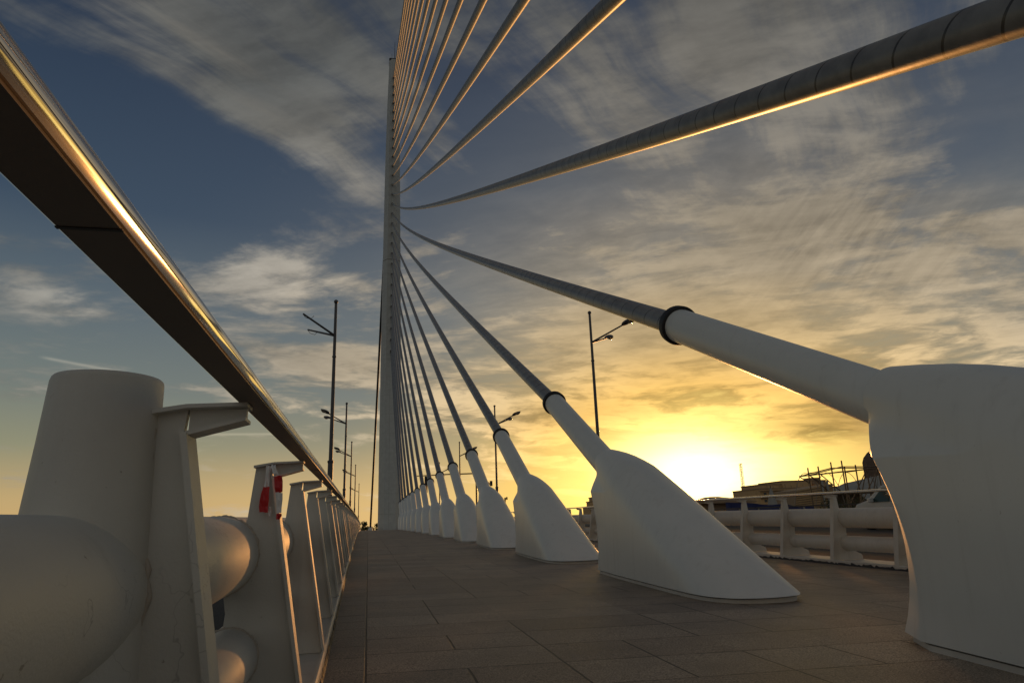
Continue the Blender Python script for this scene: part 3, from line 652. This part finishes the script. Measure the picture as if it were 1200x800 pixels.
for i, (x, y, h) in enumerate([(-1.9, 56, 10.1), (-2.05, 81, 9.95), (-2.05, 107, 9.7), (-2.0, 146, 9.7)]):
    lamp(x, y, -1, h-.1, 'grey lamp post on the left, %s behind the one with bare arms' % ['first', 'second', 'third', 'fourth and farthest'][i], True, 'street lamps along the bridge, left side')
for i, (x, y, h) in enumerate([(11.40, 33, 11.15), (10.5, 57, 10.1), (10.65, 82, 9.95), (10.7, 107, 9.9)]):
    lamp(x, y, 1, h-.05, ['grey twin-headed lamp post right of the pylon, standing tallest just below the near stay', 'grey lamp post seen between the second and third nearest housings', 'distant grey lamp post seen between the third and fourth nearest housings', 'farthest right-hand lamp post, its head beside the fourth stay collar'][i], True, 'street lamps along the bridge, right side')

# ---------------------------------------------------------------- traffic signals and gantry
def box_obj(name, bx, m, parent, bevel=0): b = MB(); b.box(*bx); return b.build(name, m, parent, bevel=bevel)
gz = zg(14, 95)-.12
gan = empty('signal_gantry', (14.6, 95, gz)); tag(gan, 'thin dark gantry arm with a hanging signal, far off behind the stay housings', 'signal gantry')
b = MB(); b.tube([(0, 0, 0), (0, 0, 8.2)], [.14, .09], 12); b.build('mast', M_['dark'], gan, smooth=50)
b = MB(); b.tube([(0, 0, 7.35), (-4, 0, 7.3), (-8.4, 0, 7.15)], [.09, .08, .06], 10); b.build('arm', M_['dark'], gan, smooth=50)
b = MB(); b.box(-7.15, -6.75, -.12, .12, 4.9, 7.1); b.build('signal_head', M_['dark'], gan, bevel=.03)
b = MB()
for z in (5.3, 6.0, 6.7): b.tube([(-6.95, -.12, z), (-6.95, -.28, z-.02)], [.15, .16], 12, cap=False)
b.build('signal_visor', M_['dark'], gan, smooth=50)
def signal(x, y, h, label):
    z0 = zg(min(x, 20), y)-.1
    r = empty('traffic_signal', (x, y, z0)); tag(r, label, 'traffic signal', 'small traffic signals beyond the walkway')
    b = MB(); b.tube([(0, 0, -.3), (0, 0, h-.5), (.08, 0, h-.1)], .055, 10); b.build('pole', M_['dark'], r, smooth=50)
    for k in (0, 1):
        b = MB(); b.box(-.16+k*.3, .06+k*.3, -.1, .1, h-.62+k*.25, h-.02+k*.1); b.build('signal_head', M_['amber'], r, bevel=.03)
signal(10.3, 60, 4.0, 'small traffic signal on a pole just right of the fourth nearest stay')
signal(21.6, 110, 4.6, 'tiny distant traffic signal right of the third nearest stay sleeve')

# ---------------------------------------------------------------- outer road barrier
rb = empty('road_barrier', (20.4, 0, 0)); tag(rb, 'low dark barrier with thin uprights on the far side of the road', 'barrier')
b = MB(); b.sweep([(0, -.2), (.25, -.2), (.22, .45), (.03, .45)], YS, lambda y: 0, lambda y: zg(6.2, y)); b.build('barrier_wall', M_['grey'], rb)
b = MB(); b.sweep([(.08, .74), (.16, .74), (.16, .80), (.08, .80)], YS, lambda y: 0, lambda y: zg(6.2, y)); b.build('top_rail', M_['dark'], rb)
bpst = None
for i in range(70):
    y = -2+i*2.0
    if bpst is None: bpst = box_obj('post', (.09, .15, -.03, .03, .4, .76), M_['grey'], rb)
    else: c = bpst.copy(); col.objects.link(c); c.parent = rb; bpst_ = c
    o = bpst if i == 0 else bpst_
    o.location = (0, y, zg(6.2, y))

# ---------------------------------------------------------------- car
def car(x, y, rz, label):
    z0 = zg(6.2, y)-.11
    r = empty('parked_van', (x, y, z0), rz); tag(r, label, 'van')
    # side profile (along local y, front = +y), lofted over width with tumblehome
    prof = [(-1.9, .35), (-1.98, .75), (-1.93, 1.25), (-1.72, 1.68), (-1.4, 1.76), (.2, 1.78), (.62, 1.70), (1.28, 1.16), (1.85, 1.02), (2.05, .78), (2.08, .4), (1.8, .28), (-1.7, .28)]
    lo = []
    for sx, kz, ky in [(-.86, 0, .94), (-.90, 0, .985), (-.78, 1, 1), (.78, 1, 1), (.90, 0, .985), (.86, 0, .94)]:
        pass
    def ring(xb, xt, ins): return [((xb if z < 1.0 else xb+(xt-xb)*min(1, (z-1.0)/.75)), yy*ins, z) for yy, z in prof]
    lo = [ring(-.84, -.66, .97), ring(-.90, -.72, .99), ring(-.84, -.64, 1.0), ring(.84, .64, 1.0), ring(.90, .72, .99), ring(.84, .66, .97)]
    lo[0] = ring(-.905, -.735, .93); lo[1] = ring(-.89, -.70, .985); lo[4] = ring(.89, .70, .985); lo[5] = ring(.905, .735, .93)
    b = MB(); b.loft(lo); body = b.build('body', M_['carpaint'], r, smooth=35, bevel=.02)
    b = MB(); b.add([(-.72, 1.235, 1.19), (.72, 1.235, 1.19), (.60, .685, 1.665), (-.60, .685, 1.665)], [(0, 1, 2, 3)])
    ws = b.build('windscreen', M_['carglass'], r); ws.location = (0, .035, .03); so = ws.modifiers.new('s', 'SOLIDIFY'); so.thickness = .01
    for s in (-1, 1):
        b = MB(); b.add([(s*.895, 1.0, 1.08), (s*.895, .1, 1.08), (s*.765, .1, 1.62), (s*.775, .48, 1.62)], [(0, 1, 2, 3)]); w1 = b.build('side_window', M_['carglass'], r)
        so = w1.modifiers.new('s', 'SOLIDIFY'); so.thickness = .02; so.offset = 0
        b = MB(); b.add([(s*.895, .0, 1.08), (s*.895, -1.4, 1.08), (s*.765, -1.3, 1.62), (s*.765, .0, 1.62)], [(0, 1, 2, 3)]); w1 = b.build('side_window', M_['carglass'], r)
        so = w1.modifiers.new('s', 'SOLIDIFY'); so.thickness = .02; so.offset = 0
        b = MB(); b.box(s*.90-.01, s*1.08 if s > 0 else s*.90+.01, .85, .98, 1.08, 1.25) if s > 0 else b.box(-1.08, -.89, .85, .98, 1.08, 1.25); b.build('wing_mirror', M_['carpaint'], r, bevel=.03)
        b = MB(); b.box(s*.72-.13, s*.72+.13, 1.93, 2.07, .66, .82); b.build('headlight', M_['glass'], r, bevel=.03)
        b = MB(); b.box(s*.80-.07, s*.80+.07, -1.97, -1.90, .8, 1.2); b.build('tail_light', M_['redtape'], r, bevel=.02)
        for yy in (-1.25, 1.3):
            b = MB(); b.tube([(s*.92, yy, .31), (s*.90, yy, .31), (s*.74, yy, .31), (s*.72, yy, .31)], [.27, .31, .31, .27], 24); wl = b.build('wheel', M_['rubber'], r, smooth=40)
            b = MB(); b.tube([(s*.93, yy, .31), (s*.925, yy, .31), (s*.88, yy, .31)], [.17, .19, .19], 16); b.build('rim', M_['steel'], wl, smooth=40)
    b = MB(); b.add([(-.68, -1.935, 1.22), (.68, -1.935, 1.22), (.56, -1.76, 1.62), (-.56, -1.76, 1.62)], [(0, 1, 2, 3)]); ws = b.build('rear_window', M_['carglass'], r); ws.location = (0, -.03, .02)
    so = ws.modifiers.new('s', 'SOLIDIFY'); so.thickness = .01
    r.scale = (.92, .95, .86)
    return r
car(18.0, 20.3, 0, 'small white van on the road behind the right railing')

# ---------------------------------------------------------------- far bank: buildings
GZ = -1.9
def building(name, label, cat, boxes, mat, rows=None, loc=(0, 0, 0)):
    r = empty(name, loc); tag(r, label, cat)
    for i, (x0, x1, y0, y1, z0, z1) in enumerate(boxes):
        b = MB(); b.box(x0, x1, y0, y1, z0, z1); b.build('wall', mat, r)
        b = MB(); b.box(x0-.25, x1+.25, y0-.25, y1+.25, z1+.003, z1+.35); b.build('parapet', M_['stone2'], r)
    return r
def windows(r, x0, x1, y, z0, z1, nx, nz, wf=.5, hf=.5, proud=.05):
    for i in range(nx):
        for j in range(nz):
            cx = x0+(i+.5)*(x1-x0)/nx; cz = z0+(j+.5)*(z1-z0)/nz; ww = (x1-x0)/nx*wf/2; hh = (z1-z0)/nz*hf/2
            b = MB(); b.box(cx-ww, cx+ww, y-proud, y+.1, cz-hh, cz+hh); b.build('window', M_['pane'], r)
# long terraced building
lb = building('terraced_building', 'long low brown building with stepped terraces behind the right railing', 'building',
    [(0, 40, 0, 22, 0, 13.6), (2, 12, 3, 18, 13.95, 15.4), (12, 26, 2, 20, 13.95, 16.6), (28, 34, 4, 18, 13.95, 15.2)], M_['stone'], loc=(158.5, 260, GZ))
windows(lb, 1, 39, 0, 2, 13, 16, 4, .55, .4)
for z in (4.7, 7.4, 10.1, 12.9):
    b = MB(); b.box(-.6, 40.6, -1.2, -.003, z-.15, z+.1); b.build('terrace_slab', M_['stone2'], lb)
for i in range(14):
    b = MB(); x = 1+i*2.8; b.tube([(x, .5, 13.9), (x, .5, 14.9+random.random()*.6)], .12, 6); b.build('chimney', M_['stone2'], lb)
# louvred hall
lv = empty('louvred_hall', (99.5, 150, GZ)); tag(lv, 'hall clad in slanting horizontal louvres behind the white cone', 'building')
b = MB(); b.loft([[(0, 0, 0), (13, 2, 0), (13, 12, 0), (0, 10, 0)], [(1.5, 0, 8.4), (13.2, 2, 9.9), (13.2, 12, 9.9), (1.5, 10, 8.4)]]); b.build('wall', M_['stone2'], lv)
for j in range(16):
    z = .6+j*.5; a = .18*z
    b = MB(); b.loft([[(a, -.25, z), (13, 1.75, z*1.17), (13, 1.9, z*1.17+.06), (a, -.1, z+.06)], [(a, -.32, z+.18), (13, 1.68, z*1.17+.2), (13, 1.83, z*1.17+.26), (a, -.17, z+.24)]]); b.build('louvre', M_['stone'], lv)
b = MB()
for x in (9.2, 10.6): b.tube([(x, 1.0, 0), (x+.5, 1.0, 10.6)], .28, 8)
b.build('mast', M_['grey'], lv)
sb = building('distant_block', 'small dark block rising just behind the louvred hall', 'building', [(0, 9.5, 0, 8, 0, 18.6), (2.5, 7, 1, 7, 18.95, 19.8)], M_['stone2'], loc=(209.5, 300, GZ)); windows(sb, .5, 9, 0, 9, 18, 4, 4)
# faceted grey hall with a lattice shell
dh = empty('faceted_hall', (145, 180, GZ)); tag(dh, 'grey faceted hall with curved lattice ribs behind the scaffold', 'building')
prof_ = [(0, 9.0), (3, 11.2), (6, 12.4), (9, 13.6), (12.5, 14.0), (16, 13.3), (20, 15.2), (26, 16.3), (34, 15.5), (40, 12)]
b = MB(); n = len(prof_)
vs = [(x, 0, 0) for x, z in prof_]+[(x, 0, z*.62) for x, z in prof_]+[(x, 5, z) for x, z in prof_]+[(x, 22, z*.9) for x, z in prof_]+[(x, 24, 0) for x, z in prof_]
b.add(vs, [(j*n+i, j*n+i+1, (j+1)*n+i+1, (j+1)*n+i) for j in range(4) for i in range(n-1)]); b.build('roof_shell', M_['grey'], dh)
for i in range(7):
    x0 = -2+i*5.2; b = MB(); b.tube([(x0+6*t/10*1.0+1.4*math.sin(math.pi*t/10), -.3-.5*math.sin(math.pi*t/10), 1+12.0*math.sin(math.pi*.5*t/10)) for t in range(11)], .16, 6); b.build('lattice_rib', M_['concrete'], dh, smooth=60)
    b = MB(); b.tube([(x0+9-6*t/10*1.0-1.4*math.sin(math.pi*t/10), -.6-.5*math.sin(math.pi*t/10), 1+12.0*math.sin(math.pi*.5*t/10)) for t in range(11)], .16, 6); b.build('lattice_rib', M_['concrete'], dh, smooth=60)
# tall tower with rounded top
tw = empty('tower_block', (254, 300, GZ)); tag(tw, 'tall brown tower block with rounded top, partly hidden by the nearest housing', 'building')
lo = []
for z, k in [(0, 1), (28, 1), (30.5, .94), (33, .8), (35, .58), (36.2, .3)]:
    lo.append([(11.5-11.5*k, 6-6*k, z), (11.5+11.5*k, 6-6*k, z), (11.5+11.5*k, 6+10*k, z), (11.5-11.5*k, 6+10*k, z)])
b = MB(); b.loft(lo); b.build('wall', M_['brick'], tw); windows(tw, .8, 22, 0, 10, 29, 7, 8, .5, .5)
# stepped building seen between the second and third housings
mb = building('stepped_building', 'small stepped building silhouetted between the two nearest complete housings', 'building', [(0, 9, 0, 9, 0, 9.6), (1.6, 6.8, 1, 8, 9.95, 11.8), (2.6, 5.6, 2, 7, 12.15, 13.6)], M_['stone'], loc=(97, 300, GZ)); windows(mb, .4, 8.6, 0, 2, 9, 5, 3)
# tower crane
cr = empty('tower_crane', (232.5, 400, GZ)); tag(cr, 'slim lattice crane mast standing over the long brown building', 'crane')
b = MB()
for sx in (-.7, .7):
    for sy in (-.7, .7): b.tube([(sx, sy, 0), (sx*.8, sy*.8, 36)], .14, 5)
b.build('mast', M_['steelpipe'], cr)
b = MB()
for i in range(24):
    z = i*1.5; s = 1 if i % 2 else -1
    for yy in (-.7, .7): b.tube([(-.7*s, yy, z), (.7*s, yy, z+1.5)], .1, 4)
b.build('bracing', M_['steelpipe'], cr)
# white cone
cn = empty('fabric_cone', (56.6, 90, GZ)); tag(cn, 'pale pointed cone tent in front of the louvred hall', 'tent')
b = MB(); b.loft([[(r*math.cos(2*math.pi*i/16), r*math.sin(2*math.pi*i/16), z) for i in range(16)] for r, z in [(1.45, 0), (1.15, 2.2), (.6, 4.6), (.12, 6.5)]]); b.build('canopy', M_['grey'], cn, smooth=40)
b = MB(); b.tube([(0, 0, 6.4), (0, 0, 6.9)], .05, 6); b.build('pole', M_['dark'], cn)
# kiosk with canopy + blue hoarding
kz = -1.9
ki = empty('kiosk', (36.5, 72, kz)); tag(ki, 'low kiosk with a flat pitched canopy roof right behind the toe of the second housing', 'kiosk')
b = MB(); b.box(.6, 5.2, 0, 3, 0, 4.2); b.build('wall', M_['stone2'], ki)
b = MB(); b.loft([[(-.6, -1, 4.22), (6.2, -1, 4.22), (6.2, 4, 4.22), (-.6, 4, 4.22)], [(-.6, -1, 4.5), (6.2, -1, 4.4), (6.2, 4, 4.4), (-.6, 4, 4.5)], [(1.6, 1, 5.0), (2.6, 1, 5.0), (2.6, 2, 5.0), (1.6, 2, 5.0)]]); b.build('roof', M_['stone2'], ki)
b = MB(); b.box(1.4, 4.4, -.04, .02, 1.2, 3.2); b.build('window', M_['pane'], ki)
ho = empty('hoarding', (37.5, 68.5, kz)); tag(ho, 'blue tarpaulin hoarding sagging low behind the right railing', 'hoarding')
b = MB(); n = 18
vs = [(i*.62, .15*math.sin(i*1.3), zz*(4.25-.045*i*(1+.25*math.sin(i)))) for zz in (0, .5, 1) for i in range(n)]
b.add(vs, [(j*n+i, j*n+i+1, (j+1)*n+i+1, (j+1)*n+i) for j in range(2) for i in range(n-1)]); o = b.build('tarpaulin', M_['bluetarp'], ho, smooth=60); so = o.modifiers.new('s', 'SOLIDIFY'); so.thickness = .02
for i in range(5): b = MB(); b.tube([(i*2.1, .3, 0), (i*2.1, .3, 3.6-.2*i)], .05, 6); b.build('post', M_['steelpipe'], ho)
# scaffold
sc_ = empty('scaffold', (55.6, 80, GZ-.5)); tag(sc_, 'rusty scaffold of poles and braces standing against the sky at right', 'scaffold')
top = 9.0
for yy in (0, 2.2):
    for x, h in [(2.0, 9.2), (5.6, 9.9), (7.6, 9.3), (11.0, 9.7)]:
        b = MB(); b.tube([(x, yy, 0), (x, yy, h)], .09, 8); b.build('upright', M_['steelpipe'], sc_)
    for p, q in [((.6, 8.1), (12, 8.9)), ((.6, 8.1), (5.6, 9.1)), ((5.6, 9.1), (11.5, 9.0)), ((2, 5.6), (12, 5.7)), ((2, 8.4), (7.6, 3.6)), ((11, 8.7), (7.6, 4.2)), ((11, 8.8), (8.6, 3.0)), ((.6, 8.1), (2, 7.2)), ((2, 2.5), (11, 2.5))]:
        b = MB(); b.tube([(p[0], yy+.1, p[1]), (q[0], yy+.1, q[1])], .07, 8); b.build('ledger', M_['steelpipe'], sc_)
for x in (2.0, 5.6, 7.6, 11.0):
    for z in (5.6, 8.5): b = MB(); b.tube([(x, 0, z), (x, 2.2, z)], .05, 6); b.build('transom', M_['steelpipe'], sc_)

for i in range(3):
    for s_ in (-1, 1):
        b = MB(); x0 = 2.2+i*3.4; b.tube([(x0+s_*2.6*math.cos(math.pi*.5*t/10), 3.2+i*.3, 8.6*math.sin(math.pi*.5*t/10)) for t in range(11)], .035, 6); b.build('curved_rib', M_['concrete'], sc_, smooth=60)
# ---------------------------------------------------------------- trees
def tree(x, y, z0, h, cr_, label, n=900, group='trees beyond the end of the deck', leaf=.22, name='tree'):
    r = empty(name, (x, y, z0)); tag(r, label, 'tree' if name == 'tree' else 'bush', group)
    rnd = random.Random(int(x*10+y))
    b = MB(); b.tube([(0, 0, -.3), (.1, 0, h*.3), (-.1, .1, h*.6), (0, 0, h*.9)], [h*.035, h*.028, h*.018, h*.006], 8)
    limbs = []
    for i in range(9):
        a = rnd.uniform(0, 6.28); z = h*rnd.uniform(.35, .7); L = cr_*rnd.uniform(.5, .95); e = Vector((math.cos(a)*L, math.sin(a)*L, z+h*rnd.uniform(.05, .25))); limbs.append(e)
        b.tube([(0, 0, z), (e.x*.5, e.y*.5, z+(e.z-z)*.35), e], [h*.014, h*.009, h*.004], 6)
    b.build('trunk', M_['bark'], r, smooth=60)
    cl = [(e, cr_*rnd.uniform(.28, .5)) for e in limbs]+[(Vector((0, 0, h*.88)), cr_*.45), (Vector((0, 0, h*.6)), cr_*.5)]
    b = MB()
    for i in range(n):
        c, rr = rnd.choice(cl); p = c+Vector((rnd.gauss(0, .5), rnd.gauss(0, .5), rnd.gauss(0, .42)))*rr
        u = Vector((rnd.uniform(-1, 1), rnd.uniform(-1, 1), rnd.uniform(-1, 1))).normalized(); v_ = u.orthogonal().normalized(); s = leaf*rnd.uniform(.5, 1.3)
        b.add([p-u*s, p+v_*s*.5, p+u*s, p-v_*s*.5], [(0, 1, 2, 3)])
    b.build('crown', M_['leaf'], r)
tree(-2.0, 258, GZ, 6.1, 1.6, 'dark slender tree just right of the end of the left railing', 700, leaf=.3)
tree(.8, 262, GZ, 4.2, 2.0, 'low dark bushy tree directly left of the back stay foot', 800, leaf=.3)
tree(4.2, 258, GZ, 5.2, 1.9, 'dark tree between the back stay and the pylon foot', 800, leaf=.3)
tree(61.2, 84, GZ, 4.9, 1.7, 'low dark shrub under the left end of the scaffold', 900, 'shrubs below the scaffold', .16, 'bush')
tree(66.5, 86, GZ, 4.8, 1.6, 'low dark shrub under the right end of the scaffold', 900, 'shrubs below the scaffold', .16, 'bush')
